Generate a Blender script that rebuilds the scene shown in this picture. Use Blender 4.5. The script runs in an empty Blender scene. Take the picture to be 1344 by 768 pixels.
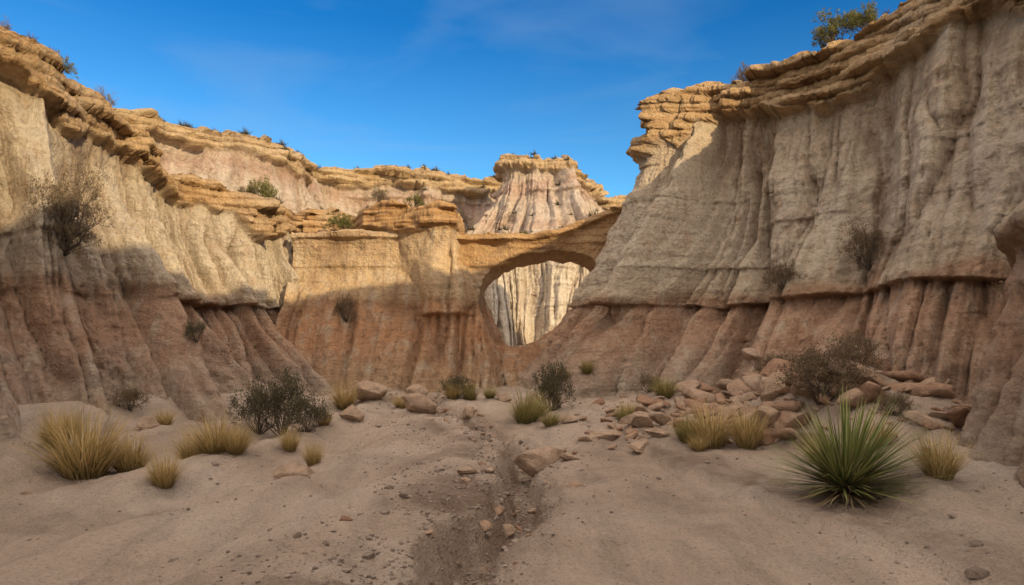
import bpy, bmesh, math, random
import numpy as np
from mathutils import Vector, Matrix
from mathutils.bvhtree import BVHTree

random.seed(4)
RNG = np.random.RandomState(11)
TAB = RNG.uniform(-1, 1, (64, 64, 64)).astype(np.float32)

def vn(x, y=0.0, z=0.0):
    x, y, z = np.broadcast_arrays(np.asarray(x, np.float32), np.asarray(y, np.float32), np.asarray(z, np.float32))
    ix = np.floor(x).astype(np.int32); iy = np.floor(y).astype(np.int32); iz = np.floor(z).astype(np.int32)
    fx = x-ix; fy = y-iy; fz = z-iz
    fx = fx*fx*(3-2*fx); fy = fy*fy*(3-2*fy); fz = fz*fz*(3-2*fz)
    x0 = ix & 63; x1 = (ix+1) & 63; y0 = iy & 63; y1 = (iy+1) & 63; z0 = iz & 63; z1 = (iz+1) & 63
    a = TAB[x0, y0, z0]*(1-fx)+TAB[x1, y0, z0]*fx
    b = TAB[x0, y1, z0]*(1-fx)+TAB[x1, y1, z0]*fx
    c = TAB[x0, y0, z1]*(1-fx)+TAB[x1, y0, z1]*fx
    d = TAB[x0, y1, z1]*(1-fx)+TAB[x1, y1, z1]*fx
    return (a*(1-fy)+b*fy)*(1-fz)+(c*(1-fy)+d*fy)*fz

def fbm(x, y=0.0, z=0.0, o=4):
    s = 0; a = 1.0; t = 0
    x = np.asarray(x, np.float32); y = np.asarray(y, np.float32); z = np.asarray(z, np.float32)
    for i in range(o):
        s = s+a*vn(x+i*17.3, y+i*5.1, z+i*9.7); t += a; a *= .5
        x = x*2.03; y = y*2.03; z = z*2.03
    return s/t

def ss(a, b, x):
    t = np.clip((x-a)/(b-a), 0, 1)
    return t*t*(3-2*t)

def link(o):
    bpy.context.scene.collection.objects.link(o); return o

def make_mesh(name, V, F, mat=None, smooth=True, attrs=None):
    V = np.asarray(V, np.float32); F = np.asarray(F, np.int32)
    me = bpy.data.meshes.new(name)
    me.vertices.add(len(V)); me.vertices.foreach_set("co", V.ravel())
    k = F.shape[1]
    me.loops.add(F.size); me.loops.foreach_set("vertex_index", F.ravel())
    me.polygons.add(len(F)); me.polygons.foreach_set("loop_start", np.arange(0, F.size, k, dtype=np.int32))
    me.update(calc_edges=True)
    me.polygons.foreach_set("use_smooth", np.full(len(F), smooth))
    if attrs:
        for n, a in attrs.items():
            at = me.attributes.new(n, 'FLOAT', 'POINT'); at.data.foreach_set('value', np.asarray(a, np.float32).ravel())
    if mat: me.materials.append(mat)
    me.update()
    return me

def grid_faces(nr, nc):
    i = np.arange(nr-1)[:, None]*nc+np.arange(nc-1)[None, :]
    return np.stack([i, i+1, i+1+nc, i+nc], -1).reshape(-1, 4)

# ---------------------------------------------------------------- materials
class NT:
    def __init__(s, name):
        s.m = bpy.data.materials.new(name); s.m.use_nodes = True
        s.t = s.m.node_tree; s.t.nodes.clear()
        s.out = s.n('ShaderNodeOutputMaterial'); s.b = s.n('ShaderNodeBsdfPrincipled')
        s.b.inputs['Roughness'].default_value = .95
        s.b.inputs['Specular IOR Level'].default_value = .12
        s.l(s.b.outputs[0], s.out.inputs[0])
    def n(s, ty, **k):
        o = s.t.nodes.new(ty)
        for a, v in k.items(): setattr(o, a, v)
        return o
    def l(s, a, b): s.t.links.new(a, b)
    def setin(s, sock, v):
        if isinstance(v, bpy.types.NodeSocket): s.l(v, sock)
        else: sock.default_value = v
    def math(s, op, a, b=0.0, c=None):
        o = s.n('ShaderNodeMath', operation=op); s.setin(o.inputs[0], a); s.setin(o.inputs[1], b)
        if c is not None: s.setin(o.inputs[2], c)
        return o.outputs[0]
    def noise(s, vec, scale, detail=5, rough=.55, dist=0):
        o = s.n('ShaderNodeTexNoise'); s.l(vec, o.inputs['Vector'])
        o.inputs['Scale'].default_value = scale; o.inputs['Detail'].default_value = detail
        o.inputs['Roughness'].default_value = rough; o.inputs['Distortion'].default_value = dist
        return o.outputs['Fac']
    def mapv(s, vec, sc):
        o = s.n('ShaderNodeMapping'); s.l(vec, o.inputs[0]); o.inputs['Scale'].default_value = sc
        return o.outputs[0]
    def ramp(s, fac, els, interp='LINEAR'):
        o = s.n('ShaderNodeValToRGB'); s.l(fac, o.inputs[0]); cr = o.color_ramp; cr.interpolation = interp
        while len(cr.elements) < len(els): cr.elements.new(.5)
        for e, (p, c) in zip(cr.elements, els):
            e.position = p; e.color = (c[0], c[1], c[2], 1) if not isinstance(c, (int, float)) else (c, c, c, 1)
        return o.outputs[0]
    def mix(s, fac, a, b, bt='MIX'):
        o = s.n('ShaderNodeMix', data_type='RGBA', blend_type=bt)
        s.setin(o.inputs[0], fac)
        for sk, v in ((o.inputs[6], a), (o.inputs[7], b)):
            if isinstance(v, tuple): sk.default_value = (v[0], v[1], v[2], 1)
            else: s.l(v, sk)
        return o.outputs[2]
    def rng(s, v, a, b, c, d):
        o = s.n('ShaderNodeMapRange'); s.l(v, o.inputs[0])
        for i, q in enumerate((a, b, c, d)): o.inputs[i+1].default_value = q
        return o.outputs[0]

def rock_mat(name, zlo, zhi, stops, capc, scale=1.0, bump=.06):
    t = NT(name)
    pos = t.n('ShaderNodeNewGeometry').outputs['Position']
    sep = t.n('ShaderNodeSeparateXYZ'); t.l(pos, sep.inputs[0]); z = sep.outputs[2]
    k = 1/scale
    big = t.noise(pos, .5*k, 3)
    zz = t.math('ADD', z, t.math('MULTIPLY', t.math('SUBTRACT', big, .5), 1.5*scale))
    col = t.ramp(t.rng(zz, zlo, zhi, 0, 1), stops)
    lay = t.noise(t.mapv(pos, (.25*k, .25*k, 7*k)), 1.0, 4, .65)
    col = t.mix(.5, col, t.ramp(lay, [(.3, .74), (.47, .98), (.56, 1.04), (.7, 1.18)]), 'MULTIPLY')
    st = t.noise(t.mapv(pos, (5.0*k, 5.0*k, .35*k)), 1.0, 3, .6)
    col = t.mix(t.rng(st, .5, .70, 0, .5), col, (.44, .27, .165))
    st2 = t.noise(t.mapv(pos, (2.2*k, 2.2*k, .5*k)), 1.3, 3, .6)
    col = t.mix(t.rng(st2, .50, .70, 0, .65), col, (.66, .565, .43))
    cap = t.n('ShaderNodeAttribute', attribute_name='cap').outputs['Fac']
    cl = t.noise(t.mapv(pos, (.5*k, .5*k, 9*k)), 1.0, 4, .6)
    cc = t.ramp(cl, [(.32, (capc[0]*.36, capc[1]*.33, capc[2]*.33)), (.43, capc), (.6, (capc[0]*1.25, capc[1]*1.4, capc[2]*1.6)), (.75, (capc[0]*.7, capc[1]*.64, capc[2]*.55))])
    capn = t.math('MULTIPLY', cap, t.rng(big, .25, .5, .6, 1))
    col = t.mix(capn, col, cc)
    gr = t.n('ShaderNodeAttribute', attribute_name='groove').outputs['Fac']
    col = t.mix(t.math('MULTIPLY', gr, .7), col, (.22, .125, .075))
    sp = t.noise(pos, 9*k, 5, .72)
    col = t.mix(.7, col, t.ramp(sp, [(.25, .52), (.5, 1.0), (.75, 1.28)]), 'MULTIPLY')
    t.l(col, t.b.inputs['Base Color'])
    n1 = t.noise(pos, 5*k, 8, .74)
    vo = t.n('ShaderNodeTexVoronoi'); t.l(pos, vo.inputs['Vector']); vo.inputs['Scale'].default_value = 15*k
    h = t.math('ADD', n1, t.math('MULTIPLY', vo.outputs['Distance'], .18))
    h = t.math('ADD', h, t.math('MULTIPLY', lay, .3))
    h = t.math('SUBTRACT', h, t.math('MULTIPLY', st, .35))
    b = t.n('ShaderNodeBump'); b.inputs['Strength'].default_value = 1.0; b.inputs['Distance'].default_value = bump*scale*3.6
    t.l(h, b.inputs['Height']); t.l(b.outputs[0], t.b.inputs['Normal'])
    return t.m

stops = [(0, (.51, .41, .315)), (.06, (.51, .395, .30)), (.12, (.52, .365, .265)), (.2, (.55, .345, .23)), (.27, (.57, .37, .245)),
         (.295, (.42, .265, .165)), (.325, (.64, .52, .375)), (.40, (.68, .575, .43)), (.5, (.62, .515, .39)), (.62, (.66, .55, .405)), (.75, (.60, .475, .335)), (.9, (.62, .49, .34))]
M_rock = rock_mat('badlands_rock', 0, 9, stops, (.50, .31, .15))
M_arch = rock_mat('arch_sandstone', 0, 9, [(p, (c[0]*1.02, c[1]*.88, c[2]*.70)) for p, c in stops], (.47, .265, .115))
M_pale = rock_mat('pale_badlands_rock', 0, 7, [(0, (.62, .50, .37)), (.3, (.68, .58, .45)), (.5, (.70, .61, .49)), (.75, (.68, .59, .47)), (1, (.60, .48, .35))], (.56, .42, .28), scale=1.2)
fstops = [(0, (.54, .38, .26)), (.25, (.56, .44, .32)), (.42, (.65, .54, .43)), (.5, (.56, .40, .30)), (.6, (.67, .56, .45)), (.72, (.56, .39, .30)), (.8, (.64, .52, .40)), (1, (.56, .41, .28))]
M_far = rock_mat('distant_badlands_rock', 3, 15, fstops, (.50, .33, .17), scale=2.2)

def ground_mat():
    t = NT('sandy_ground')
    pos = t.n('ShaderNodeNewGeometry').outputs['Position']
    n1 = t.noise(pos, .45, 5, .6, .6)
    col = t.ramp(n1, [(.3, (.52, .40, .305)), (.5, (.64, .505, .395)), (.7, (.70, .58, .47))])
    tr = t.noise(t.mapv(pos, (3.2, .7, 1)), 1.0, 5, .65)
    col = t.mix(.7, col, t.ramp(tr, [(.3, .70), (.5, 1.0), (.72, 1.16)]), 'MULTIPLY')
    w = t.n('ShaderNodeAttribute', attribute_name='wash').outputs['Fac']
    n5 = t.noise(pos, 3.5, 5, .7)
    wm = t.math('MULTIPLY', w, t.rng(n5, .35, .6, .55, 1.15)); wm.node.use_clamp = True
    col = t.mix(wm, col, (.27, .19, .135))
    sp = t.noise(pos, 38, 4, .75)
    col = t.mix(.85, col, t.ramp(sp, [(.30, .40), (.43, .92), (.6, 1.05), (.75, 1.3)]), 'MULTIPLY')
    t.l(col, t.b.inputs['Base Color'])
    n3 = t.noise(pos, 6, 7, .72); n4 = t.noise(pos, 55, 3, .7)
    h = t.math('ADD', n3, t.math('MULTIPLY', n4, .24))
    b = t.n('ShaderNodeBump'); b.inputs['Strength'].default_value = 1.0; b.inputs['Distance'].default_value = .19
    t.l(h, b.inputs['Height']); t.l(b.outputs[0], t.b.inputs['Normal'])
    return t.m
M_ground = ground_mat()

def stone_mat(name, c1, c2):
    t = NT(name)
    g = t.n('ShaderNodeNewGeometry')
    ri = g.outputs['Random Per Island']
    col = t.mix(ri, c1, c2)
    n = t.noise(g.outputs['Position'], 7, 5, .65)
    col = t.mix(.8, col, t.ramp(n, [(.3, .55), (.5, 1), (.72, 1.3)]), 'MULTIPLY')
    t.l(col, t.b.inputs['Base Color'])
    n2 = t.noise(g.outputs['Position'], 18, 6, .7)
    b = t.n('ShaderNodeBump'); b.inputs['Strength'].default_value = 1.0; b.inputs['Distance'].default_value = .07
    t.l(n2, b.inputs['Height']); t.l(b.outputs[0], t.b.inputs['Normal'])
    return t.m
M_stone = stone_mat('red_sandstone', (.38, .22, .14), (.50, .37, .265))
M_gravel = stone_mat('gravel_stone', (.24, .185, .145), (.50, .40, .33))

def leaf_mat(name, cols, trans=.25, rough=.7):
    t = NT(name)
    g = t.n('ShaderNodeNewGeometry')
    n = len(cols)
    col = t.ramp(g.outputs['Random Per Island'], [(i/(n-1), c) for i, c in enumerate(cols)])
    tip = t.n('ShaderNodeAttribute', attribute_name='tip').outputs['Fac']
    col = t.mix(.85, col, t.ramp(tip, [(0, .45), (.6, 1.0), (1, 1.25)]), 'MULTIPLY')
    t.l(col, t.b.inputs['Base Color']); t.b.inputs['Roughness'].default_value = rough
    if trans > 0:
        tr = t.n('ShaderNodeBsdfTranslucent'); t.l(col, tr.inputs[0])
        ms = t.n('ShaderNodeMixShader'); ms.inputs[0].default_value = trans
        t.l(t.b.outputs[0], ms.inputs[1]); t.l(tr.outputs[0], ms.inputs[2]); t.l(ms.outputs[0], t.out.inputs[0])
    return t.m
M_grass = leaf_mat('dry_grass', [(.52, .37, .15), (.66, .50, .25), (.40, .28, .11), (.25, .21, .08), (.60, .44, .20)])
M_grassg = leaf_mat('green_dry_grass', [(.18, .17, .05), (.38, .31, .12), (.22, .20, .07), (.46, .36, .16)])
M_yucca = leaf_mat('yucca_leaf', [(.15, .17, .05), (.25, .265, .085), (.10, .125, .04), (.37, .35, .15)], .15, .45)
M_dead = leaf_mat('dead_yucca_leaf', [(.36, .27, .15), (.24, .17, .09)])
M_twig = leaf_mat('grey_twig', [(.12, .09, .062), (.19, .15, .11), (.08, .057, .04)], .0)
M_sage = leaf_mat('sage_leaf', [(.085, .08, .045), (.14, .12, .07), (.062, .058, .035)], .2)
M_green = leaf_mat('juniper_leaf', [(.11, .11, .035), (.18, .165, .055), (.075, .08, .03)], .2)
M_brown = leaf_mat('dry_leaf', [(.15, .108, .065), (.22, .165, .10), (.105, .075, .045)], .2)

# ---------------------------------------------------------------- cliffs
def curtain(name, st, mat, ds=.04, dz=.035, z0=-.4, ct=1.0, sc=1.0, seed=0.0, ledges=True, amp=1.0, pw=1.3, capout=.2, smooth_m=.45, prow=26, pslope=.04, butt=(), capamp=1.0, colmin=.15, ribs=1.0, gro=1.0):
    st = np.array([tuple(r)+((1.0,) if len(r) == 6 else ()) for r in st], float)      # Bx By Tx Ty zt pd am
    mid = (st[:, :2]+st[:, 2:4])/2
    d = np.concatenate([[0], np.cumsum(np.maximum(np.linalg.norm(np.diff(st[:, :2], axis=0), axis=1), np.linalg.norm(np.diff(mid, axis=0), axis=1)))])
    n = int(d[-1]/ds)+1
    s = np.linspace(0, d[-1], n)
    C = np.stack([np.interp(s, d, st[:, i]) for i in range(7)], 1)
    w = int(smooth_m/ds)
    if w > 1:
        kx = np.arange(-2*w, 2*w+1); ker = np.exp(-.5*(kx/w)**2); ker /= ker.sum()
        P = np.pad(C, ((2*w, 2*w), (0, 0)), mode='edge')
        C = np.stack([np.convolve(P[:, i], ker, 'valid') for i in range(7)], 1)
    B = C[:, :2]; T = C[:, 2:4]; zt = C[:, 4]; pd = C[:, 5]; am_s = C[:, 6][None, :]
    S = s/sc
    zt = zt+(fbm(S*.55, seed+3.1, 0, 3)*.35+np.round(vn(S*1.7, seed+8.7)*2)/2*.16+fbm(S*3, seed, 4.4, 3)*.10)*sc*amp
    zrows = int((zt.max()-z0)/dz)
    q = np.linspace(0, 1, zrows)[:, None]
    z = z0+(zt[None, :]-z0)*q
    Sg = np.broadcast_to(S[None, :], z.shape); Z = z/sc
    h = 1-(1-q)**pw
    nrm = B-T; ln = np.linalg.norm(nrm, axis=1, keepdims=True); nrm = nrm/np.maximum(ln, 1e-3)
    capz = zt[None, :]-ct*(1+.3*vn(S*.7, seed+1.7)+.15*vn(S*2.3, seed+2.7))[None, :]
    cap = ss(-.10*sc, .06*sc, z-capz)
    sl = 1-cap
    hf = np.clip((z-z0)/(capz-z0), 0, 1)
    sw = Sg+.5*fbm(Sg*.6, Z*.45, seed+2.2, 3)
    b1 = np.abs(vn(sw*.48, Z*.06, seed+.5)); b2 = np.abs(vn(sw*1.15, Z*.12, seed+7.5))
    b3 = np.abs(vn(sw*2.8, Z*.26, seed+13.5)); b4 = np.abs(vn(sw*7.0, Z*.6, seed+19.5))
    up = ss(0, 1.0, (capz-z)/(1.4*sc))*.75+.25
    D = amp*sl*(2.9*np.clip(b1*1.15-.45*hf, 0, 1)-.35
        + up*ribs*(1.35*(np.sqrt(b2+.01)-.5)*(1.3-.5*hf)+.58*(np.sqrt(b3+.004)-.5)+.18*(np.sqrt(b4+.004)-.5)))
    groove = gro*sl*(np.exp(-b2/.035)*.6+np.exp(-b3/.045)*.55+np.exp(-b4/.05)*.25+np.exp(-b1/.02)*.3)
    if ledges:
        zl = 2.58+.22*fbm(Sg*.5, seed+5.5, 0, 3)
        strength = np.maximum(ss(-.25, .35, vn(Sg*.33, seed+31.0)), colmin)
        colm = ss(.35, .9, z)*(1-ss(-.05, .03, z-zl))*strength
        cb = np.abs(vn(Sg*2.1+.25*fbm(Sg*1.2, Z*.8, seed, 2), Z*.12, seed+23.5))
        taper = .75+.5*ss(zl, .6, z)
        D += colm*(.85*np.sqrt(cb+.002)*taper-.64)
        groove += colm*np.exp(-cb/.05)*1.0
        lipn = vn(Sg*1.6, Z*3, seed+3)
        lip = ss(-.05, .02, z-zl)*(1-ss(.12, .35, z-zl))*strength
        D += lip*(.08+.18*lipn)
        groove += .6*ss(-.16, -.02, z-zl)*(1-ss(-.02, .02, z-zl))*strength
        foot = np.abs(vn(Sg*.9, Z*.05, seed+61.0))
        D += 1.1*np.clip(1-z/2.4, 0, 1)**1.2*(foot-.25)
    D = D*am_s
    for (p0, wd, am) in butt:
        ww = wd*(1.2-1.0*hf)
        D += sl*am*(1-hf*.6)*np.clip(1-np.abs(s[None, :]-p0)/ww, 0, 1)**.8
    for i in range(5):
        zb = (3.5+i*.95)*sc+.25*sc*vn(Sg*.3, seed+i*4.4)
        a = np.clip(vn(Sg*.6, seed+i*7.7+50)-.15, 0, 1)
        D += sl*a*.2*sc*ss(-.06*sc, 0, z-zb)*(1-ss(.04*sc, .3*sc, z-zb))
    D += sl*.04*vn(Z*5+.6*vn(Sg*.4, seed), Sg*.15, seed)
    zz = (Z+.10*fbm(Sg*.5, seed+9, 0, 3))*4.2
    li = np.floor(zz); fr = zz-li
    r1 = vn(li*3.37+.5, seed+.3, 11.0)
    blk = vn(Sg*.9+li*2.7, li*5.3, seed); blk2 = vn(Sg*2.6+li*1.7, li*3.3, seed+5)
    rnd = 1-np.abs(fr*2-1)**4
    D += cap*capamp*(capout*(1+.6*vn(Sg*.5, seed+77))+.22*r1+.32*blk+.17*np.round(blk2*2)/2+.09*rnd-.05)
    groove += cap*ss(.33, .5, np.abs(fr-.5))*.6*capamp
    D = D*sc
    px = B[None, :, 0]*(1-h)+T[None, :, 0]*h; py = B[None, :, 1]*(1-h)+T[None, :, 1]*h
    r3 = fbm(px*1.6/sc, py*1.6/sc, Z*1.6+seed, 6)
    r4 = fbm(px*7/sc, py*7/sc, Z*7+seed, 3)
    D += (.24*r3+.06*r4)*sc*(.5+.5*amp)
    D += sl*.25*sc*(1-ss(0, 1.0*sc, z-z0))**2
    X = px+nrm[None, :, 0]*D; Y = py+nrm[None, :, 1]*D
    zj = z+.07*sc*fbm(px*2/sc, py*2/sc, Z*2+9, 3)*ss(0, .1, q)
    k = np.linspace(0, 1, prow)[1:, None]**1.8
    dist = pd[None, :]*k
    PX = X[-1][None, :]-nrm[None, :, 0]*dist; PY = Y[-1][None, :]-nrm[None, :, 1]*dist
    f = fbm(PX*.6/sc, PY*.6/sc, seed, 5)
    PZ = zj[-1][None, :]+pslope*dist+(f*.5*sc*ss(0, 1.5*sc, dist)+.12*sc*ss(0, .4*sc, dist))*(.4+.6*amp)
    lastz = np.full((1, n), z0)
    X = np.vstack([X, PX, PX[-1:]]); Y = np.vstack([Y, PY, PY[-1:]]); Zf = np.vstack([zj, PZ, lastz])
    capA = np.vstack([cap, np.repeat((1-.85*ss(0, .5, k)), n, 1)*1.0, np.zeros((1, n))])*(1 if capamp > .5 else .12)
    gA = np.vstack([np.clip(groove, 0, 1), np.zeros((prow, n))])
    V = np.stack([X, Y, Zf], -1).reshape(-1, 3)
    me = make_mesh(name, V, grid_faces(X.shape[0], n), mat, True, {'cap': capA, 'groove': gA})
    return link(bpy.data.objects.new(name, me))

solids = []
solids.append(curtain('cliff', [
    (-8, -10, -11, -10, 7.6, 9), (-8, 0, -11, 1, 7.6, 9), (-7.7, 6, -10.4, 7.5, 7.6, 9), (-7.3, 9.8, -9.7, 12.2, 7.5, 9),
    (-6.9, 12.6, -9.3, 14.6, 7.25, 9), (-6.6, 14.0, -9.4, 16.2, 7.0, 9), (-5.5, 15.2, -9.3, 17.4, 6.7, 9), (-6.7, 16.4, -9.3, 18.2, 6.3, 9), (-7.4, 17.2, -9.2, 18.8, 6.1, 9),
    (-6.4, 17.7, -8.3, 19.3, 6.0, 9), (-4.6, 17.8, -7.3, 19.6, 5.7, 9), (-6.0, 19.6, -7.1, 20.6, 5.75, 9), (-6.2, 21, -7, 22, 5.75, 4), (-4, 21.8, -4.5, 22.6, 5.6, 2)],
    M_rock, seed=3.0, ct=.8, capout=.2, butt=((19.6, 1.6, 1.3), (22.7, 1.4, 1.2), (25.6, 1.2, .7))))
solids.append(curtain('cliff', [
    (5, 25.0, 7, 23.5, 6.0, 2, .5), (1.6, 22.4, 5.0, 21.5, 7.3, 1.0, .4), (-.2, 20.6, 4.4, 19.6, 7.9, .6, .35), (-.45, 19.3, 4.0, 18.8, 8.25, .6, .3), (.1, 17.9, 4.1, 18.4, 8.3, .8, .55),
    (1.9, 17.0, 4.9, 18.5, 8.35, 1.5, 1.0), (3.0, 16.2, 5.8, 18.7, 8.5, 2.5, 1.15), (4.0, 14.5, 7.0, 18.2, 8.6, 3, 1.2),
    (5.0, 12.4, 8.4, 16.4, 8.8, 3.5, 1.2), (5.8, 10.4, 9.3, 14.5, 9.0, 3.5, 1.1), (6.3, 8.4, 9.9, 12.4, 9.0, 4), (6.8, 5, 10.6, 8, 9.2, 5),
    (7, 0, 11, 1, 10.6, 9), (7, -5, 11, -5, 12.2, 9), (7, -11, 11, -11, 13.8, 9), (7, -20, 11, -20, 15.2, 9), (7, -36, 11, -36, 16.0, 9)], M_rock, seed=41.0, ct=1.2, capout=.25, smooth_m=.4,
    butt=((12.3, 1.7, .7), (19.6, 2.4, 1.8), (16.2, .9, .5), (23.5, 1.6, .8), (14.6, 1.0, -.5), (17.6, .7, -.4)), colmin=.75))
solids.append(curtain('sandstone_spur', [
    (6.4, 8.8, 6.6, 8.2, 2.3, 2), (5.0, 7.9, 5.4, 7.5, 2.5, 3.5), (4.35, 7.1, 4.85, 6.9, 2.7, 4.5), (4.1, 6.2, 4.8, 6.1, 2.95, 4.5),
    (4.3, 4.8, 5.1, 4.8, 3.2, 4.5), (5.2, 2.5, 6, 2.5, 3.2, 3)], M_rock, seed=61.0, ct=.1, capout=0, capamp=.0, ledges=False, amp=.4, smooth_m=.4, ds=.025, dz=.025, pslope=.9, pw=1.7))
solids.append(curtain('canyon_wall', [
    (-2.3, 22.5, -3.6, 22.5, 5.0, 2), (-2.3, 27.5, -4.2, 27.5, 5.4, 2), (-2.0, 30.2, -3.3, 33, 6.2, 12), (-.4, 28.4, -1.0, 32.6, 6.5, 12), (.7, 32.4, .7, 34.4, 6.9, 12),
    (2.4, 30.4, 2.6, 34, 7.0, 12), (4.2, 33.0, 4.4, 35, 7.0, 12), (7, 32, 7.2, 35, 6.8, 12), (14, 34, 14, 36, 5.8, 12)], M_pale, seed=21.0, ds=.06, dz=.05, pslope=.08, ct=.6, capout=.05, ledges=False))
solids.append(curtain('canyon_ridge', [
    (-18, 22, -27, 24, 12.8, 14), (-15.5, 29, -21.7, 34, 13.6, 14), (-13, 33, -17.9, 38, 13.8, 14), (-9.5, 36, -13.1, 41, 12.9, 12), (-9.5, 42, -13, 47, 13.6, 12),
    (-6, 42, -7.2, 49, 14.5, 14), (-1.5, 44, -2.1, 51, 14.1, 14), (4, 46, 4, 54, 13.5, 14), (11, 47, 11, 55, 13.2, 14), (22, 52, 24, 60, 11.6, 14), (45, 60, 47, 68, 11.6, 14)],
    M_far, ds=.12, dz=.1, z0=3.0, ct=1.1, sc=1.9, seed=71.0, ledges=False, smooth_m=1.0, capout=.05, amp=1.15))
solids.append(curtain('mesa', [
    (-5.6, 48, -.6, 48.5, 13.4, 1.2), (-5.6, 42.0, -1.0, 46, 13.6, 1.4), (-2.2, 38.0, .1, 45.0, 13.9, 1.5), (1.2, 37.0, 1.6, 44.6, 14.1, 1.5), (4.2, 37.5, 3.4, 44.8, 14.0, 1.5), (8.8, 40, 5.0, 45.6, 12.9, 1.3), (11, 45.5, 6.3, 47, 12.0, 1.2), (10, 51, 5.6, 50, 12.3, 1)],
    M_far, ds=.1, dz=.08, z0=4.0, ct=.75, sc=1.8, seed=95.0, ledges=False, smooth_m=.6, capout=-.05, capamp=.6, ribs=.75, gro=.5, amp=1.0))

# ------------------------------------------------ central wall + natural arch (surface nets of an implicit solid)
def smax(a, b, k):
    h = np.clip(.5+.5*(a-b)/k, 0, 1); return b*(1-h)+a*h+k*h*(1-h)
def smin(a, b, k): return -smax(-a, -b, k)

def surface_nets(f, org, hh):
    nx, ny, nz = f.shape
    ins = f > 0
    c = np.zeros((nx-1, ny-1, nz-1), np.int8)
    for dx in (0, 1):
        for dy in (0, 1):
            for dz in (0, 1): c += ins[dx:nx-1+dx, dy:ny-1+dy, dz:nz-1+dz]
    A = np.argwhere((c > 0) & (c < 8))
    vid = np.full(c.shape, -1, np.int32); vid[A[:, 0], A[:, 1], A[:, 2]] = np.arange(len(A))
    P = np.zeros((len(A), 3)); cnt = np.zeros(len(A))
    for ax in range(3):
        o = [a for a in range(3) if a != ax]
        for u in (0, 1):
            for v in (0, 1):
                a = np.zeros(3, int); a[o[0]] = u; a[o[1]] = v; b = a.copy(); b[ax] = 1
                ia = A+a; ib = A+b
                fa = f[ia[:, 0], ia[:, 1], ia[:, 2]]; fb = f[ib[:, 0], ib[:, 1], ib[:, 2]]
                m = (fa > 0) != (fb > 0)
                t = np.where(m, fa/np.where(m, fa-fb, 1), 0)
                P += m[:, None]*(a+(b-a)*t[:, None]); cnt += m
    V = (A+P/cnt[:, None])*hh+np.array(org)
    Q = []
    for ax in range(3):
        b, cc = (ax+1) % 3, (ax+2) % 3
        s0 = [slice(None)]*3; s1 = [slice(None)]*3; s0[ax] = slice(0, -1); s1[ax] = slice(1, None)
        ch = ins[tuple(s0)] != ins[tuple(s1)]
        E = np.argwhere(ch)
        ok = (E[:, b] > 0) & (E[:, cc] > 0) & (E[:, b] < f.shape[b]-1) & (E[:, cc] < f.shape[cc]-1)
        E = E[ok]
        pos = ins[E[:, 0], E[:, 1], E[:, 2]]
        q = []
        for db, dc in ((-1, -1), (0, -1), (0, 0), (-1, 0)):
            G = E.copy(); G[:, b] += db; G[:, cc] += dc; q.append(vid[G[:, 0], G[:, 1], G[:, 2]])
        q = np.stack(q, 1); q[~pos] = q[~pos][:, ::-1]; Q.append(q)
    return V, np.concatenate(Q)

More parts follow.
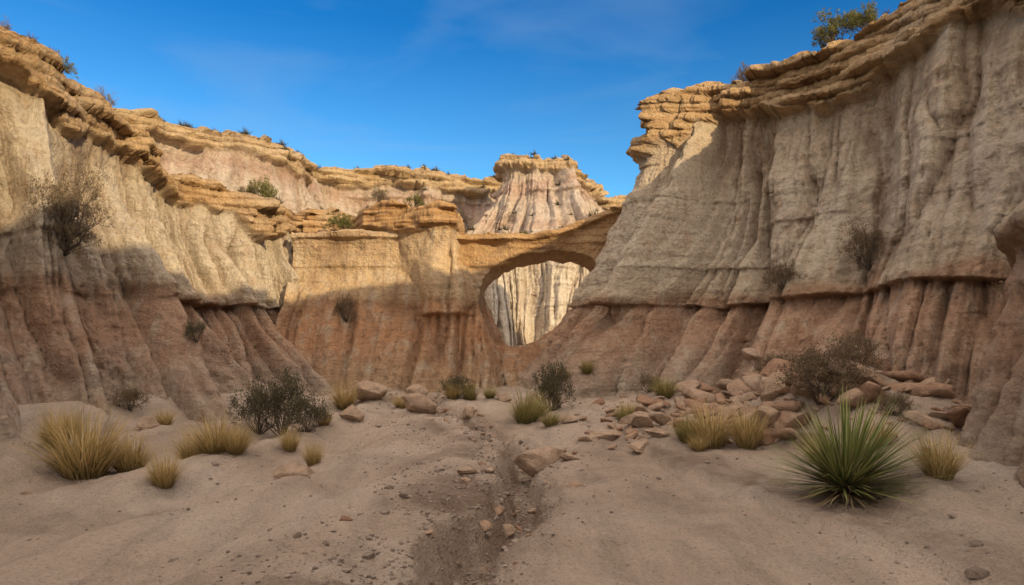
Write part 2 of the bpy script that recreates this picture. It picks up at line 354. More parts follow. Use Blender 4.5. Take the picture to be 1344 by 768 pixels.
def build_arch():
    hh = .045; lo = np.array([-6.6, 17.0, -.4]); hi = np.array([3.9, 23.2, 6.6])
    n = ((hi-lo)/hh).astype(int)+1
    x = (lo[0]+np.arange(n[0])*hh).astype(np.float32); y = (lo[1]+np.arange(n[1])*hh).astype(np.float32); z = (lo[2]+np.arange(n[2])*hh).astype(np.float32)
    X2, Z2 = np.meshgrid(x, z, indexing='ij')
    sw = X2+.35*fbm(X2*.6, Z2*.5, 5.5, 3)
    b1 = np.abs(vn(sw*.75, Z2*.1, 4.5)); b2 = np.abs(vn(sw*1.7, Z2*.2, 8.5)); b3 = np.abs(vn(sw*4.0, Z2*.35, 12.5))
    zt = np.interp(x, [-7, -1.95, -1.7], [5.75, 5.68, 5.55])+.14*fbm(x*1.1, 3.3, 0, 3)+.09*np.round(vn(x*2.2, 9.9)*2)/2
    capz = 5.0+.16*vn(x*.9, 1.0)
    cap = ss(-.08, .05, Z2-capz[:, None])
    hf = np.clip(Z2/capz[:, None], 0, 1)
    flute = (1.9*np.clip(b1*1.1-.35*hf, 0, 1)-.25+1.1*(np.sqrt(b2+.01)-.5)+.5*(np.sqrt(b3+.004)-.5))*(1-cap)*(.35+.65*ss(0, 1.2, capz[:, None]-Z2))
    zl = 2.45+.12*vn(X2*.7, 6.6)
    cb = np.abs(vn(X2*2.3, Z2*.12, 33.5))
    cst = ss(-.2, -2.2, X2)
    colm = ss(.3, .9, Z2)*(1-ss(-.05, .04, Z2-zl))*.8*cst
    flute += colm*(.65*np.sqrt(cb+.002)-.50)+.14*cst*ss(-.05, .02, Z2-zl)*(1-ss(.1, .4, Z2-zl))*ss(-.3, .3, vn(X2*.8, 2.2))
    zz = Z2*4.4+.3*fbm(X2*.5, 2, 0, 2); li = np.floor(zz); fr = zz-li
    layer = .20*vn(li*3.3+.5, 2.5)+.26*vn(X2*1.2+li*2.7, li*5.3)+.10*np.round(vn(X2*3.1+li, li*3)*2)/2+.07*(1-np.abs(fr*2-1)**4)
    flute += cap*(.25+layer)
    groove2 = np.clip((1-cap)*(np.exp(-b2/.045)*.6+np.exp(-b3/.05)*.5)+colm*np.exp(-cb/.06)*.9+cap*ss(.33, .5, np.abs(fr-.5))*.5, 0, 1)
    yb = np.interp(x, [-7, -5.5, -5.0, -4.5, -3.4, -2.2, -1.4, 0, 1.5, 4], [20.0, 20.6, 20.5, 19.3, 18.8, 18.1, 18.0, 18.4, 18.7, 18.8])
    FA = yb[:, None]+1.6*np.clip(Z2/5.4, 0, 1.1)**.8-flute
    XR = np.interp(z, [-1, 0, .8, 1.6, 2.4, 3.2, 4.2, 4.9, 5.0, 6.5], [.7, .2, -.2, -.74, -1.06, -1.30, -1.56, -1.78, -1.6, -1.6])
    X = x[:, None, None]; Y = y[None, :, None]; Z = z[None, None, :]
    r3 = fbm(X*1.7, Y*1.7, Z*1.7, 5).astype(np.float32)
    fl = .30*(np.sqrt(np.abs(vn(Y*2.0, Z*.2, 3.5))+.01)-.5)*ss(5.0, 4.2, Z)
    fA = smin(Y-FA[:, None, :], (XR[None, None, :]-X+.12*(Y-19.0)*ss(5, 3, Z))*.85+fl, .25)
    fA = smin(fA, zt[:, None, None]-Z+.1*vn(X*1.5, Y*1.5, 2.5), .12)
    zb = np.interp(x, [-3, -1.8, -.55, .5, 1.1, 1.75, 2.4, 3.1, 4], [4.90, 4.88, 4.82, 4.86, 4.94, 5.1, 5.38, 5.64, 5.9])+.05*vn(x*2.3, 4.5)
    zu = np.interp(x, [-1.25, -1.10, -1.05, -.97, -.74, -.35, .15, .65, 1.2, 1.7, 2.1, 2.4, 2.7, 2.9, 4], [-.5, 1.5, 2.6, 3.2, 3.68, 3.98, 4.20, 4.32, 4.38, 4.36, 4.28, 4.12, 3.7, 2.4, 0])
    zu = np.convolve(np.pad(zu, 2, mode='edge'), np.ones(5)/5, 'valid')+.04*vn(x*3.3, 7.7)
    lay3 = (.10*vn(np.floor(z*7)*3.3+.5, 7.5))[None, None, :]
    # the underside rises a little towards the front lip, so the soffit shows
    lower = smax((Z-zu[:, None, None]+.16*(Y-20.3)), (-1.10-X)*.9, .10)
    lower = np.where(X < -1.4, 2.0, lower)
    cb2 = .24*ss(-.02, .05, Z-(zb-.22)[:, None, None])+.14*vn(X*1.7, Z*2)
    fB = smin(Y-20.3-.1*(Z-4)+cb2+lay3, 21.7-Y+lay3+cb2*.5, .2)
    fB = smin(fB, zb[:, None, None]-Z, .1)
    fB = smin(fB, lower, .06)
    zs = np.interp(x, [-3, -1.25, -.95, -.5, 0, .4, .75, 1.3, 1.9, 2.4, 3, 4], [3.4, 2.1, 1.66, 1.5, 1.45, 1.48, 1.58, 2.05, 2.75, 3.55, 4.5, 6])
    zs = np.convolve(np.pad(zs, 4, mode='edge'), np.ones(9)/9, 'valid')
    flS = (.42*(np.sqrt(b2+.01)-.5)+.26*(np.sqrt(b3+.004)-.5)+.5*(b1-.3))[:, None, :]
    fS = (zs[:, None, None]-Z-np.clip(19.9-Y, 0, 9)*1.05-np.clip(19.9-Y, 0, 9)**2*.12-np.clip(Y-20.6, 0, 9)*.6)*.65+flS*ss(0.0, .5, 20.0-Y)
    f = smax(smax(fA, fB, .15), fS, .22)
    f = f+.09*r3+.04*fbm(X*7, Y*7, Z*7, 2)
    f[0] = -1; f[-1] = -1; f[:, 0] = -1; f[:, -1] = -1; f[:, :, -1] = -1; f[:, :, 0] = -1
    V, Q = surface_nets(f, lo, hh)
    xi = np.clip(((V[:, 0]-lo[0])/hh).astype(int), 0, n[0]-1); zi = np.clip(((V[:, 2]-lo[2])/hh).astype(int), 0, n[2]-1)
    capv = cap[xi, zi]; isb = (V[:, 0] > -1.55)
    capB = ss(-.3, .1, V[:, 2]-np.maximum(zu[xi]+.05, 3.9))*.9
    capv = np.where(isb, capB, capv)
    gv = groove2[xi, zi]*np.where(isb & (V[:, 2] > 3), 0, 1)
    me = make_mesh('natural_arch', V, Q, M_arch, True, {'cap': capv, 'groove': gv})
    return link(bpy.data.objects.new('natural_arch', me))
solids.append(build_arch())

def hill():
    x = np.arange(-32, -2.2, .12); y = np.arange(21.6, 50, .12)
    X, Y = np.meshgrid(x, y)
    b = np.abs(fbm(X*.3, Y*.2, 3, 4))
    Z = 5.15+.12*(Y-21.6)+1.9*b*ss(0, 4, Y-22)+.35*fbm(X*.9, Y*.9, 1, 5)
    Z -= 4*ss(0, 1.2, X+3.2)
    me = make_mesh('hill', np.stack([X, Y, Z], -1).reshape(-1, 3), grid_faces(*X.shape), M_far, True, {'cap': np.zeros(X.size), 'groove': np.clip(np.exp(-b.ravel()/.03)*.6, 0, 1)})
    return link(bpy.data.objects.new('hill', me))
solids.append(hill())

# ---------------------------------------------------------------- ground
def wash_x(y):
    return np.interp(y, [-50, 2, 4.6, 6, 7.5, 9.3, 11, 13, 15.5, 18, 60], [-.9, -.6, -.34, -.1, .22, .2, -.25, -1.0, -2.0, -2.6, -2.6])+.09*np.sin(y*2.1)
def gz(x, y):
    x = np.asarray(x, float); y = np.asarray(y, float)
    g = .32*ss(6, 18, y)+.9*ss(20.5, 24, y)
    dx = x-wash_x(y)
    fade = ss(1, 4, y+2)*(1-ss(17, 19, y))
    edge = .20*fbm(y*1.3, 5.5, 0, 4)+.12*fbm(x*3, y*3, 2, 4)
    de = dx+edge
    g = g-.24*(1-ss(.10, .24, np.abs(de)))*fade-.10*np.exp(-(dx/1.3)**2)*fade
    g += .20*ss(.20, .34, -de)*(1-ss(.8, 2.8, -dx))*fade
    g += .09*ss(.26, .42, de)*(1-ss(.6, 2.0, dx))*fade
    g += .13*fbm(x*1.6, y*1.2, 3.2, 5)*np.exp(-((dx+.6)/1.0)**2)
    g += .10*fbm(x*.5, y*.5, 2.2, 3)
    g += .065*fbm(x*2.2, y*1.6, 7.2, 5)+.04*fbm(x*7, y*7, 1.2, 4)
    g += .08*np.sin((x*1.0-.28*y)*3.6+1.5*fbm(x*.4, y*.4, 5, 2))*ss(-.8, -2, dx)
    g += .14*np.abs(vn((x-.3*y)*1.6, y*.16, 4))*ss(.5, 1.5, dx)
    st = x-(1.9+.22*(9-y))+.2*fbm(y*.9, 2.2, 0, 3)
    g += .09*ss(-.06, .08, st)*(1-ss(10, 12, y))
    g += .48*ss(-4.6, -7.4, x)*(1-ss(17, 20, y))
    g += .95*np.exp(-(((x-5.2)/1.4)**2+((y-10.9)/2.2)**2))+.35*ss(3.2, 5, x)*ss(14, 7, y)
    g += .25*np.exp(-(((x-3.2)/1.0)**2+((y-15)/1.5)**2))
    return g
def ground():
    def axis(a, b, h, far):
        c = np.arange(a, b, h); g = []
        st = h
        v = c[-1]
        while v < far: st *= 1.13; v += st; g.append(v)
        l = []; st = h; v = c[0]
        while v > -far: st *= 1.13; v -= st; l.append(v)
        return np.array(l[::-1]+list(c)+g)
    x = axis(-7, 6, .028, 900); y = axis(3.9, 15, .028, 900)
    X, Y = np.meshgrid(x, y); Z = gz(X, Y)
    R = np.hypot(X, Y); Z = np.where(R > 60, Z*.2, Z)
    dx = X-wash_x(Y)
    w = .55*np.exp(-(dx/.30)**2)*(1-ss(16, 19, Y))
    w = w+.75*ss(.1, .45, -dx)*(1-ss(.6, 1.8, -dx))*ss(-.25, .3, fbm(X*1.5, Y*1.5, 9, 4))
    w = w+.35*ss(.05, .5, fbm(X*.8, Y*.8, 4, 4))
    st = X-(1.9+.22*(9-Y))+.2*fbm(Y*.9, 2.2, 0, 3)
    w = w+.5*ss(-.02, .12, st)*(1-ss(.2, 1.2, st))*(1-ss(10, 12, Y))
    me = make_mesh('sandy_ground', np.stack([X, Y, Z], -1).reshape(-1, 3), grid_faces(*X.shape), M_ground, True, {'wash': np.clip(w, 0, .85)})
    return link(bpy.data.objects.new('sandy_ground', me))
grd = ground()

# ---------------------------------------------------------------- ray tools (drop things on to the terrain)
allv = []; allf = []; off = 0
for o in solids+[grd]:
    me = o.data; a = np.empty(len(me.vertices)*3, np.float32); me.vertices.foreach_get('co', a)
    f = np.empty(len(me.loops), np.int32); me.loops.foreach_get('vertex_index', f)
    allv.append(a.reshape(-1, 3)); allf.append(f.reshape(-1, 4)+off); off += len(me.vertices)
BV = BVHTree.FromPolygons(np.concatenate(allv).tolist(), np.concatenate(allf).tolist())
def drop(x, y, z=40):
    h = BV.ray_cast(Vector((x, y, z)), Vector((0, 0, -1)))
    return h[0] if h[0] else Vector((x, y, 0))
def onwall(x, y, z, d):
    h = BV.ray_cast(Vector((x, y, z)), Vector(d).normalized())
    return h[0] if h[0] else Vector((x, y, z))

# ---------------------------------------------------------------- rocks
def rock_shape(seed, sub=4, sc=(1, .8, .55)):
    r = np.random.RandomState(seed)
    bm = bmesh.new(); bmesh.ops.create_icosphere(bm, subdivisions=sub, radius=1)
    V = np.array([v.co[:] for v in bm.verts]); F = np.array([[v.index for v in f.verts] for f in bm.faces]); bm.free()
    for i in range(16 if sub > 2 else 8):
        nn = r.normal(size=3); nn /= np.linalg.norm(nn); d = r.uniform(.42, .8)
        V = V-np.maximum(0, V@nn-d)[:, None]*nn
    if sub > 2:
        V += V*(.10*fbm(V[:, 0]*1.5+seed, V[:, 1]*1.5, V[:, 2]*1.5, 4)+.05*vn(V[:, 2]*9+seed, V[:, 0]))[:, None]
    return V*np.array(sc)/.7, F
def rotm(r, tilt=.4):
    return np.array((Matrix.Rotation(r.uniform(0, 6.28), 3, 'Z') @ Matrix.Rotation(r.uniform(-tilt, tilt), 3, 'X') @ Matrix.Rotation(r.uniform(-tilt, tilt), 3, 'Y')))

def boulder(x, y, sx, sy, sz, seed, rot=0, sink=.2):
    V, F = rock_shape(seed, 4, (sx/2, sy/2, sz/2))
    me = make_mesh('boulder', V, F, M_stone, True)
    o = link(bpy.data.objects.new('boulder', me)); p = drop(x, y, 2.2)
    o.location = (x, y, p.z+sz*(.5-sink)); o.rotation_euler = (random.uniform(-.12, .12), random.uniform(-.12, .12), rot)
for i, b in enumerate([(.38, 9.1, .62, .44, .42, 0.3), (-1.75, 12.9, .62, .5, .42, .2), (-2.55, 7.9, .45, .3, .16, 0.0), (-2.9, 12.2, .4, .35, .32, 1),
        (-.7, 12.0, .24, .2, .2, 1), (-.85, 13.5, .35, .25, .25, 2), (.95, 11.9, .3, .22, .18, 0), (.75, 8.9, .22, .17, .1, .5), (1.75, 9.4, .42, .3, .17, 2.2),
        (1.4, 10.5, .5, .3, .15, .1), (2.0, 11.0, .5, .38, .28, .4), (1.1, 10.2, .2, .16, .1, 0), (-5.6, 10.5, .35, .3, .22, .2), (-.2, 15.3, .3, .3, .2, 0), (2.1, 9.9, .3, .22, .16, 0),
        (-3.1, 14.8, .8, .6, .5, .7), (-2.2, 15.5, .5, .4, .35, .1), (-.06, 6.6, .18, .14, .1, 1), (3.55, 9.6, .62, .45, .4, .6), (4.1, 10.6, .8, .5, .42, .2), (-.5, 7.4, .2, .15, .1, 1), (-5.0, 7.0, .14, .1, .08, 1)]):
    boulder(*b[:5], seed=100+i if i else 131, rot=b[5])

def rockpile():
    r = np.random.RandomState(5); AV = []; AF = []; off = 0
    shapes = [rock_shape(300+i, 3, (1, .75, .5)) for i in range(8)]
    N = 580
    for i in range(N):
        if i < 290:
            x = r.normal(4.25, .85); y = r.normal(11.0, 1.6)+(4.4-x)*.7
        elif i < 440:
            x = r.uniform(1.2, 4.4); y = r.uniform(9.2, 14)
        else:
            y = r.uniform(4.6, 16); x = float(wash_x(y))+r.normal(-.05, .35)
        if x > 5.8 or x < (1.1 if i < 440 else -4): continue
        s = .05+.26*r.rand()**2.2 if i > 14 else r.uniform(.24, .42)
        if i >= 290: s = .025+.10*r.rand()**3
        if i >= 440: s = .02+.07*r.rand()**3
        p = drop(x, y, 3.0)
        if p.z > 1.9: continue
        V, F = shapes[r.randint(8)]
        V = (V*s*np.array([1, r.uniform(.7, 1.1), r.uniform(.6, 1.1)]))@rotm(r, .5).T+np.array([x, y, p.z+s*.18])
        AV.append(V); AF.append(F+off); off += len(V)
    link(bpy.data.objects.new('rock_pile', make_mesh('rock_pile', np.concatenate(AV), np.concatenate(AF), M_stone, True)))
rockpile()

def gravel():
    r = np.random.RandomState(9)
    shapes = [rock_shape(400+i, 1, (1, .8, .6)) for i in range(6)]
    N = 13000
    y = 3.2+15*r.rand(N)**1.3; x = np.empty(N)
    k = r.rand(N)
    x = np.where(k < .36, wash_x(y)+r.normal(0, .2, N), np.where(k < .68, wash_x(y)-np.abs(r.normal(.4, .7, N)), r.uniform(-6.5, 5, N)))
    s = .005+.016*r.rand(N)**3+np.where(r.rand(N) < .03, .045*r.rand(N), 0)
    cl = fbm(x*.9, y*.9, 6.6, 3) > -.12
    keep = cl | (k < .34)
    x, y, s = x[keep], y[keep], s[keep]
    z = gz(x, y)+s*.25
    AV = []; AF = []; off = 0
    ids = r.randint(0, 6, len(x))
    for j in range(6):
        V, F = shapes[j]; m = ids == j; n = m.sum()
        a = r.uniform(0, 6.28, n); c, sn = np.cos(a), np.sin(a)
        vx = V[None, :, 0]*c[:, None]-V[None, :, 1]*sn[:, None]; vy = V[None, :, 0]*sn[:, None]+V[None, :, 1]*c[:, None]
        P = np.stack([vx*s[m][:, None]+x[m][:, None], vy*s[m][:, None]+y[m][:, None], V[None, :, 2]*s[m][:, None]+z[m][:, None]], -1)
        AF.append((F[None]+(np.arange(n)*len(V))[:, None, None]).reshape(-1, 3)+off); AV.append(P.reshape(-1, 3)); off += n*len(V)
    link(bpy.data.objects.new('gravel', make_mesh('gravel', np.concatenate(AV), np.concatenate(AF), M_gravel, False)))
gravel()

# ---------------------------------------------------------------- plants
def blades(N, h, spread, width, seed, droop=.5, segs=4, r0=.15, stiff=False, hemi=1.0, fold=False):
    r = np.random.RandomState(seed); V = []; F = []; tip = []
    tilt = r.uniform(-.12, .12, 2)
    for i in range(N):
        a = r.uniform(0, 6.283); lean = (r.rand()**.6)*hemi
        if stiff: lean = math.acos(1-r.rand()*(1-math.cos(hemi)))
        L = h*r.uniform(.45, 1.15)*(1 if stiff else (1-.25*lean))
        b = r0*math.sqrt(r.rand()); ba = a+r.normal(0, .6)
        p = np.array([b*math.cos(ba), b*math.sin(ba), 0.])
        da = a+r.normal(0, .25)
        ang = lean; w0 = width*r.uniform(.7, 1.25)
        side = np.array([-math.sin(da), math.cos(da), 0])
        base = len(V); cur = p
        dr = droop*r.uniform(.2, 1.8)
        for k in range(segs+1):
            t = k/segs
            ww = w0*(1-t)**.75 if not stiff else w0*min(1, .7+t*1.5)*(1-t**2.2)
            if k == segs: ww = .0006
            V.append(cur-side*ww*.5); V.append(cur+side*ww*.5); tip += [t, t]
            d = np.array([math.cos(da)*math.sin(ang)+tilt[0], math.sin(da)*math.sin(ang)+tilt[1], math.cos(ang)])
            cur = cur+d*L/segs
            ang += dr*(1.0/segs)*(.5+t)
        for k in range(segs):
            q = base+2*k; F.append((q, q+1, q+3, q+2))
    return np.array(V), np.array(F), np.array(tip)

def grass_mesh(seed, mat, N=800):
    V, F, t = blades(N, 1.0, 1, .018, seed, droop=.65, hemi=.85, r0=.2)
    return make_mesh('dry_grass_tuft', V, F, mat, True, {'tip': t})
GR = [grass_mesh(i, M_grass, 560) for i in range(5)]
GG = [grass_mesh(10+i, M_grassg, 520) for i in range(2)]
def place(me, name, p, s, sz=None, rz=None):
    o = link(bpy.data.objects.new(name, me)); o.location = p
    sz = sz or s; o.scale = (s, s, sz); o.rotation_euler = (0, 0, random.uniform(0, 6.28) if rz is None else rz)
    return o
for i, (x, y, w, h) in enumerate([(-5.1, 8.15, 1.0, 1.0), (-4.75, 8.5, .6, .65), (-3.95, 9.1, .7, .66), (-4.35, 9.3, .55, .55), (-3.65, 9.0, .45, .5), (-3.85, 7.55, .42, .5), (-3.15, 9.7, .33, .45), (-2.55, 8.75, .3, .42), (-3.5, 14.3, .65, .75),
        (2.72, 9.3, .72, .78), (3.15, 9.15, .6, .7), (3.95, 6.3, .48, .55), (-5.75, 8.6, .5, .6), (2.2, 12.6, .5, .4), (-1.35, 15.6, .5, .5), (-3.2, 11.6, .35, .4), (-6.2, 9.6, .4, .5), (3.6, 8.0, .35, .4), (-2.2, 13.6, .4, .35), (1.2, 15.6, .4, .35), (2.45, 9.0, .3, .3), (-5.5, 10.8, .35, .4), (4.1, 7.6, .35, .4)]):
    p = drop(x, y, 2.5); p.z -= .02
    place(GR[i % 5], 'dry_grass_tuft', p, w, h)
for i, (x, y, w, h) in enumerate([(.25, 12.4, .75, .75), (3.15, 14.0, .6, .6), (-.95, 15.6, .5, .55), (1.7, 15.6, .4, .45), (.65, 11.6, .4, .35), (-.5, 15.4, .4, .35), (2.45, 9.5, .45, .5), (2.05, 12.2, .45, .4), (.5, 12.9, .5, .5)]):
    p = drop(x, y, 2.5); p.z -= .02
    place(GG[i % 2], 'green_grass_tuft', p, w, h)

def yucca():
    V, F, t = blades(560, 1.0, 1, .026, 77, droop=.15, segs=4, r0=.06, stiff=True, hemi=1.52)
    V[:, 2] += .12
    root = bpy.data.objects.new('yucca_plant', None); link(root)
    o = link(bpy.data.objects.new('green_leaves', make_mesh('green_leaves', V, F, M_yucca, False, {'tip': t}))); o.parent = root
    V2, F2, t2 = blades(240, .72, 1, .022, 79, droop=.9, segs=4, r0=.07, stiff=True, hemi=1.75)
    V2[:, 2] = np.maximum(V2[:, 2], -.02)+.05
    o = link(bpy.data.objects.new('dead_leaves', make_mesh('dead_leaves', V2, F2, M_dead, False, {'tip': t2}))); o.parent = root
    p = drop(3.15, 6.45, 2.5); root.location = (p.x, p.y, p.z); root.scale = (.92, .92, .94)
yucca()

def shrub_mesh(name, seed, twig, leaf, stems=16, depth=4, leafn=3, leafs=.022, up=.6, thick=.014):
    r = random.Random(seed); V = []; F = []; LV = []; LF = []; TT = []; LT = []
    def tube(p, q, r0, r1):
        d = (q-p).normalized(); a = d.orthogonal().normalized(); b = d.cross(a); base = len(V)
        for pt, rr in ((p, r0), (q, r1)):
            for k in range(3):
                th = k*2.094; V.append(tuple(pt+(a*math.cos(th)+b*math.sin(th))*rr)); TT.append(min(1, pt.length))
        for k in range(3): F.append((base+k, base+(k+1) % 3, base+3+(k+1) % 3, base+3+k))
    def leafat(p):
        d = Vector((r.gauss(0, 1), r.gauss(0, 1), r.gauss(.3, 1))).normalized(); e = d.orthogonal().normalized()
        e = e*math.cos(1.7*r.random()*3)+d.cross(e)*math.sin(1.7*r.random()*3)
        s = leafs*r.uniform(.6, 1.5); base = len(LV)
        for v in (p, p+d*s+e*s*.45, p+d*s*2, p+d*s-e*s*.45): LV.append(tuple(v)); LT.append(min(1, p.length))
        LF.append((base, base+1, base+2, base+3))
    def grow(p, d, L, rad, dep):
        segs = 2
        for k in range(segs):
            nd = (d+Vector((r.gauss(0, .16), r.gauss(0, .16), r.gauss(.04, .12)))).normalized()
            q = p+nd*L/segs; tube(p, q, rad, rad*.82); rad *= .82; p = q; d = nd
            if dep <= 1 or (dep == 2 and r.random() < .5):
                for _ in range(leafn): leafat(p+Vector((r.gauss(0, .015), r.gauss(0, .015), r.gauss(0, .015))))
        if dep > 0:
            for _ in range(3 if r.random() < .6 else 2):
                nd = (d+Vector((r.gauss(0, .5), r.gauss(0, .5), r.gauss(.1, .42)))).normalized()
                grow(p, nd, L*r.uniform(.6, .85), rad*.75, dep-1)
    for i in range(stems):
        a = i*2.4+r.random(); el = r.uniform(.15, 1.25)
        d = Vector((math.cos(a)*math.sin(el), math.sin(a)*math.sin(el), math.cos(el)*up+.2)).normalized()
        grow(Vector((r.gauss(0, .03), r.gauss(0, .03), 0)), d, r.uniform(.22, .36), thick, depth)
    V = np.array(V); F = np.array(F)
    n = len(V)
    if LV: V = np.concatenate([V, np.array(LV)]); F2 = np.array(LF)+n; Fa = np.concatenate([F, F2]); T = TT+LT
    else: Fa = F; T = TT
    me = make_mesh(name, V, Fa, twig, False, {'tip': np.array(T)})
    me.materials.append(leaf)
    mi = np.zeros(len(Fa), np.int32); mi[len(F):] = 1; me.polygons.foreach_set('material_index', mi)
    zmax = V[:, 2].max(); V = V/zmax; me.vertices.foreach_set('co', V.astype(np.float32).ravel()); me.update()
    return me
SH_dark = [shrub_mesh('desert_shrub', 1+i, M_twig, M_sage, 20, 4, 2, .018, .75) for i in range(2)]
SH_grey = [shrub_mesh('desert_shrub', 11+i, M_twig, M_brown, 26, 4, 3, .014, .6, .012) for i in range(2)]
SH_green = [shrub_mesh('green_shrub', 21+i, M_twig, M_green, 13, 4, 4, .022, .9) for i in range(2)]
SH_bare = [shrub_mesh('bare_shrub', 31+i, M_twig, M_brown, 9, 5, 1, .016, 1.0, .03) for i in range(2)]

def g(x, y): return drop(x, y, 2.6)
plants = [
    (SH_dark[0], 'desert_shrub', g(-3.75, 11.1), .9, 1.2), (SH_dark[1], 'desert_shrub', g(-4.3, 11.6), .7, .9), (SH_dark[1], 'desert_shrub', g(-3.3, 10.9), .55, .65), (SH_dark[1], 'desert_shrub', g(.82, 13.6), .6, 1.1), (SH_green[0], 'green_shrub', g(.75, 13.8), .35, .8),
    (SH_grey[0], 'desert_shrub', g(4.3, 9.5), .95, 1.1), (SH_grey[1], 'desert_shrub', onwall(3.8, 9.0, 1.9, (1, .15, 0)), 1.2, 1.4),
    (SH_grey[0], 'desert_shrub', onwall(2.5, 13.0, 3.1, (1, .2, 0)), .85, 1.15), (SH_grey[1], 'desert_shrub', onwall(2.5, 13.8, 2.72, (1, .2, 0)), .6, .75),
    (SH_bare[0], 'bare_shrub', onwall(-3, 12.3, 3.3, (-1, .05, 0)), 1.25, 1.9), (SH_bare[1], 'bare_shrub', onwall(-3, 12.0, 3.3, (-1, .05, 0)), .95, 1.3), (SH_grey[0], 'desert_shrub', onwall(-3, 12.1, 3.2, (-1, .05, 0)), .8, .9),
    (SH_grey[1], 'desert_shrub', onwall(-2.5, 17.5, 2.2, (-1, .75, 0)), .6, .9),
    (SH_bare[1], 'bare_shrub', onwall(4, 10.2, 4.2, (1, .1, 0)), .9, 1.0), (SH_grey[0], 'desert_shrub', onwall(5, 8.2, 4.9, (1, 0.1, 0)), .4, .5),
    (SH_grey[1], 'desert_shrub', g(5.0, 9.9), .6, .7), (SH_grey[0], 'desert_shrub', g(4.6, 11.9), .6, .6), (SH_grey[1], 'desert_shrub', g(3.0, 14.9), .5, .5),
    (SH_green[0], 'green_shrub', drop(8.1, 17.1), 1.0, 1.15), (SH_green[1], 'green_shrub', drop(8.7, 16.9), .9, 1.0), (SH_grey[1], 'desert_shrub', drop(6.5, 18.9), .6, .8), (SH_grey[0], 'desert_shrub', drop(10.0, 14.6), .9, .9),
    (SH_green[1], 'green_shrub', drop(-9.9, 14.9), .5, .7), (SH_grey[1], 'desert_shrub', drop(-10.4, 12.9), .7, .9), (SH_grey[0], 'desert_shrub', drop(-9.9, 16.4), .5, .7), (SH_grey[0], 'desert_shrub', drop(-10.2, 13.6), .5, .6),
    (SH_green[0], 'green_shrub', drop(-8.2, 22.3), .9, 1.2), (SH_grey[0], 'desert_shrub', drop(-8.8, 22.5), .8, 1.1), (SH_green[1], 'green_shrub', drop(-5.2, 20.9), .75, .75), (SH_grey[1], 'desert_shrub', drop(-4.0, 20.6), .5, .55), (SH_green[0], 'green_shrub', drop(-2.9, 20.4), .45, .55),
    (SH_green[1], 'green_shrub', drop(3.6, 27.5), .6, .6), (SH_grey[0], 'desert_shrub', drop(-1.4, 34.5), .6, .6), (SH_green[1], 'green_shrub', drop(.6, 36), .6, .6),
    (SH_dark[1], 'desert_shrub', g(-1.3, 15.8), .6, .6), (SH_grey[0], 'desert_shrub', g(4.7, 8.4), .35, .4), (SH_dark[0], 'desert_shrub', g(-6.2, 13.4), .4, .5), (SH_grey[0], 'desert_shrub', g(-6.4, 11.4), .5, .5),
]
for me, nm, p, s, h in plants:
    p = p.copy(); p.z -= .03
    place(me, nm, p, s, h)
def scrub(name, N, boxes, smin_, smax_, wid, zmin, mat, seed):
    r = np.random.RandomState(seed); AV = []; AF = []; T = []; off = 0
    V0, F0, t0 = blades(60, 1.0, 1, wid, 5, droop=.5, segs=2, hemi=1.2, r0=.3)
    for i in range(N):
        b = boxes[r.randint(len(boxes))]
        p = drop(r.uniform(b[0], b[1]), r.uniform(b[2], b[3]))
        if p.z < zmin: continue
        s = r.uniform(smin_, smax_)
        AV.append(V0*s*np.array([1, 1, .8])+np.array(p)); AF.append(F0+off); T.append(t0); off += len(V0)
    link(bpy.data.objects.new(name, make_mesh(name, np.concatenate(AV), np.concatenate(AF), mat, False, {'tip': np.concatenate(T)})))
scrub('distant_scrub', 420, [(-24, 12, 21, 54)], .25, .65, .07, 4.5, M_sage, 3)
scrub('rim_scrub', 110, [(-13, -9, 9, 21), (5, 11, 12, 20), (-6, -1.8, 19.4, 22)], .15, .38, .035, 5.3, M_brown, 8)

# ---------------------------------------------------------------- light, sky, camera
EL = math.radians(17.5); AZ = math.atan2(.61, -.79); sx, sy = math.sin(AZ), math.cos(AZ)
sunv = Vector((sx*math.cos(EL), sy*math.cos(EL), math.sin(EL)))
w = bpy.data.worlds.new("World"); bpy.context.scene.world = w; w.use_nodes = True
nt = w.node_tree; nt.nodes.clear()
def N(ty, **k):
    o = nt.nodes.new(ty)
    for a, v in k.items(): setattr(o, a, v)
    return o
def MR(src, a, b, c, d, sm=False):
    o = N('ShaderNodeMapRange')
    if sm: o.interpolation_type = 'SMOOTHSTEP'
    nt.links.new(src, o.inputs[0])
    for i, q in enumerate((a, b, c, d)): o.inputs[i+1].default_value = q
    return o.outputs[0]
def MX(fac, a, b, bt='MIX'):
    o = N('ShaderNodeMix', data_type='RGBA', blend_type=bt)
    for sk, v in ((o.inputs[0], fac), (o.inputs[6], a), (o.inputs[7], b)):
        if isinstance(v, bpy.types.NodeSocket): nt.links.new(v, sk)
        else: sk.default_value = v
    return o.outputs[2]
def MA(op, a, b):
    o = N('ShaderNodeMath', operation=op)
    for sk, v in ((o.inputs[0], a), (o.inputs[1], b)):
        if isinstance(v, bpy.types.NodeSocket): nt.links.new(v, sk)
        else: sk.default_value = v
    return o.outputs[0]
out = N('ShaderNodeOutputWorld'); bg = N('ShaderNodeBackground'); sky = N('ShaderNodeTexSky')
sky.sky_type = 'NISHITA'; sky.sun_disc = False; sky.sun_elevation = EL; sky.sun_rotation = AZ
sky.altitude = 1500; sky.air_density = 1.0; sky.dust_density = .3; sky.ozone_density = 2.0
tc = N('ShaderNodeTexCoord'); sepd = N('ShaderNodeSeparateXYZ'); nt.links.new(tc.outputs['Generated'], sepd.inputs[0])
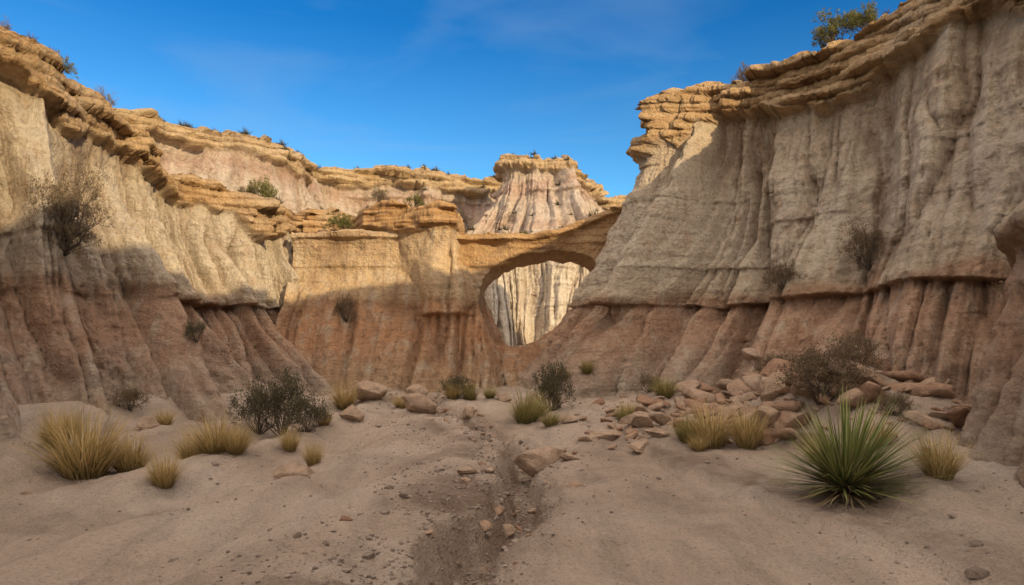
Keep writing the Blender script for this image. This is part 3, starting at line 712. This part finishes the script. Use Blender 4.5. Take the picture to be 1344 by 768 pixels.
tint = MX(MR(sepd.outputs[2], .12, .42, 0, 1), (.70, 1.28, 1.38, 1), (.08, .66, 1.10, 1))
blue = MX(1.0, sky.outputs[0], tint, 'MULTIPLY')
mp = N('ShaderNodeMapping'); mp.inputs['Scale'].default_value = (1.2, 1.2, 6); mp.inputs['Rotation'].default_value = (.25, .2, .3)
nt.links.new(tc.outputs['Generated'], mp.inputs[0])
nz = N('ShaderNodeTexNoise'); nz.inputs['Scale'].default_value = 1.6; nz.inputs['Detail'].default_value = 6; nz.inputs['Distortion'].default_value = .6
nt.links.new(mp.outputs[0], nz.inputs['Vector'])
wisp = MX(MR(nz.outputs['Fac'], .5, .85, 0, .45), blue, (2.2, 3.2, 4.6, 1))
# added warm glow, unseen overhead and behind the camera, to fill the shade
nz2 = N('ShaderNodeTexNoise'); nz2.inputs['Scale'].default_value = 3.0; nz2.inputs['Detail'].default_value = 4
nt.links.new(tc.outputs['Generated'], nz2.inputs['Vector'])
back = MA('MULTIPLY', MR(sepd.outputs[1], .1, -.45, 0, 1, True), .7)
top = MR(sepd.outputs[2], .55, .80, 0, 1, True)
fill_glow = MA('MULTIPLY', MA('MAXIMUM', back, top), MR(nz2.outputs['Fac'], .3, .6, .75, 1))
final = MX(fill_glow, wisp, (13.2, 11.2, 9.4, 1))
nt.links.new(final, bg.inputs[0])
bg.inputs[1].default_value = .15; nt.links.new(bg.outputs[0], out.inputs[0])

sl = bpy.data.lights.new('sun', 'SUN'); sl.energy = 4.9; sl.angle = math.radians(.5); sl.color = (1, .79, .48)
so = link(bpy.data.objects.new('sun', sl)); so.rotation_euler = sunv.to_track_quat('Z', 'Y').to_euler()

cam = bpy.data.cameras.new('camera'); co = link(bpy.data.objects.new('camera', cam))
cam.lens = 24; cam.sensor_width = 36; cam.shift_y = 66/1344; cam.clip_end = 3000; cam.clip_start = .05
co.location = (0, 0, 1.6); co.rotation_euler = (math.radians(90), 0, 0)
bpy.context.scene.camera = co
sc = bpy.context.scene
sc.view_settings.view_transform = 'Standard'; sc.view_settings.look = 'None'; sc.view_settings.exposure = 0
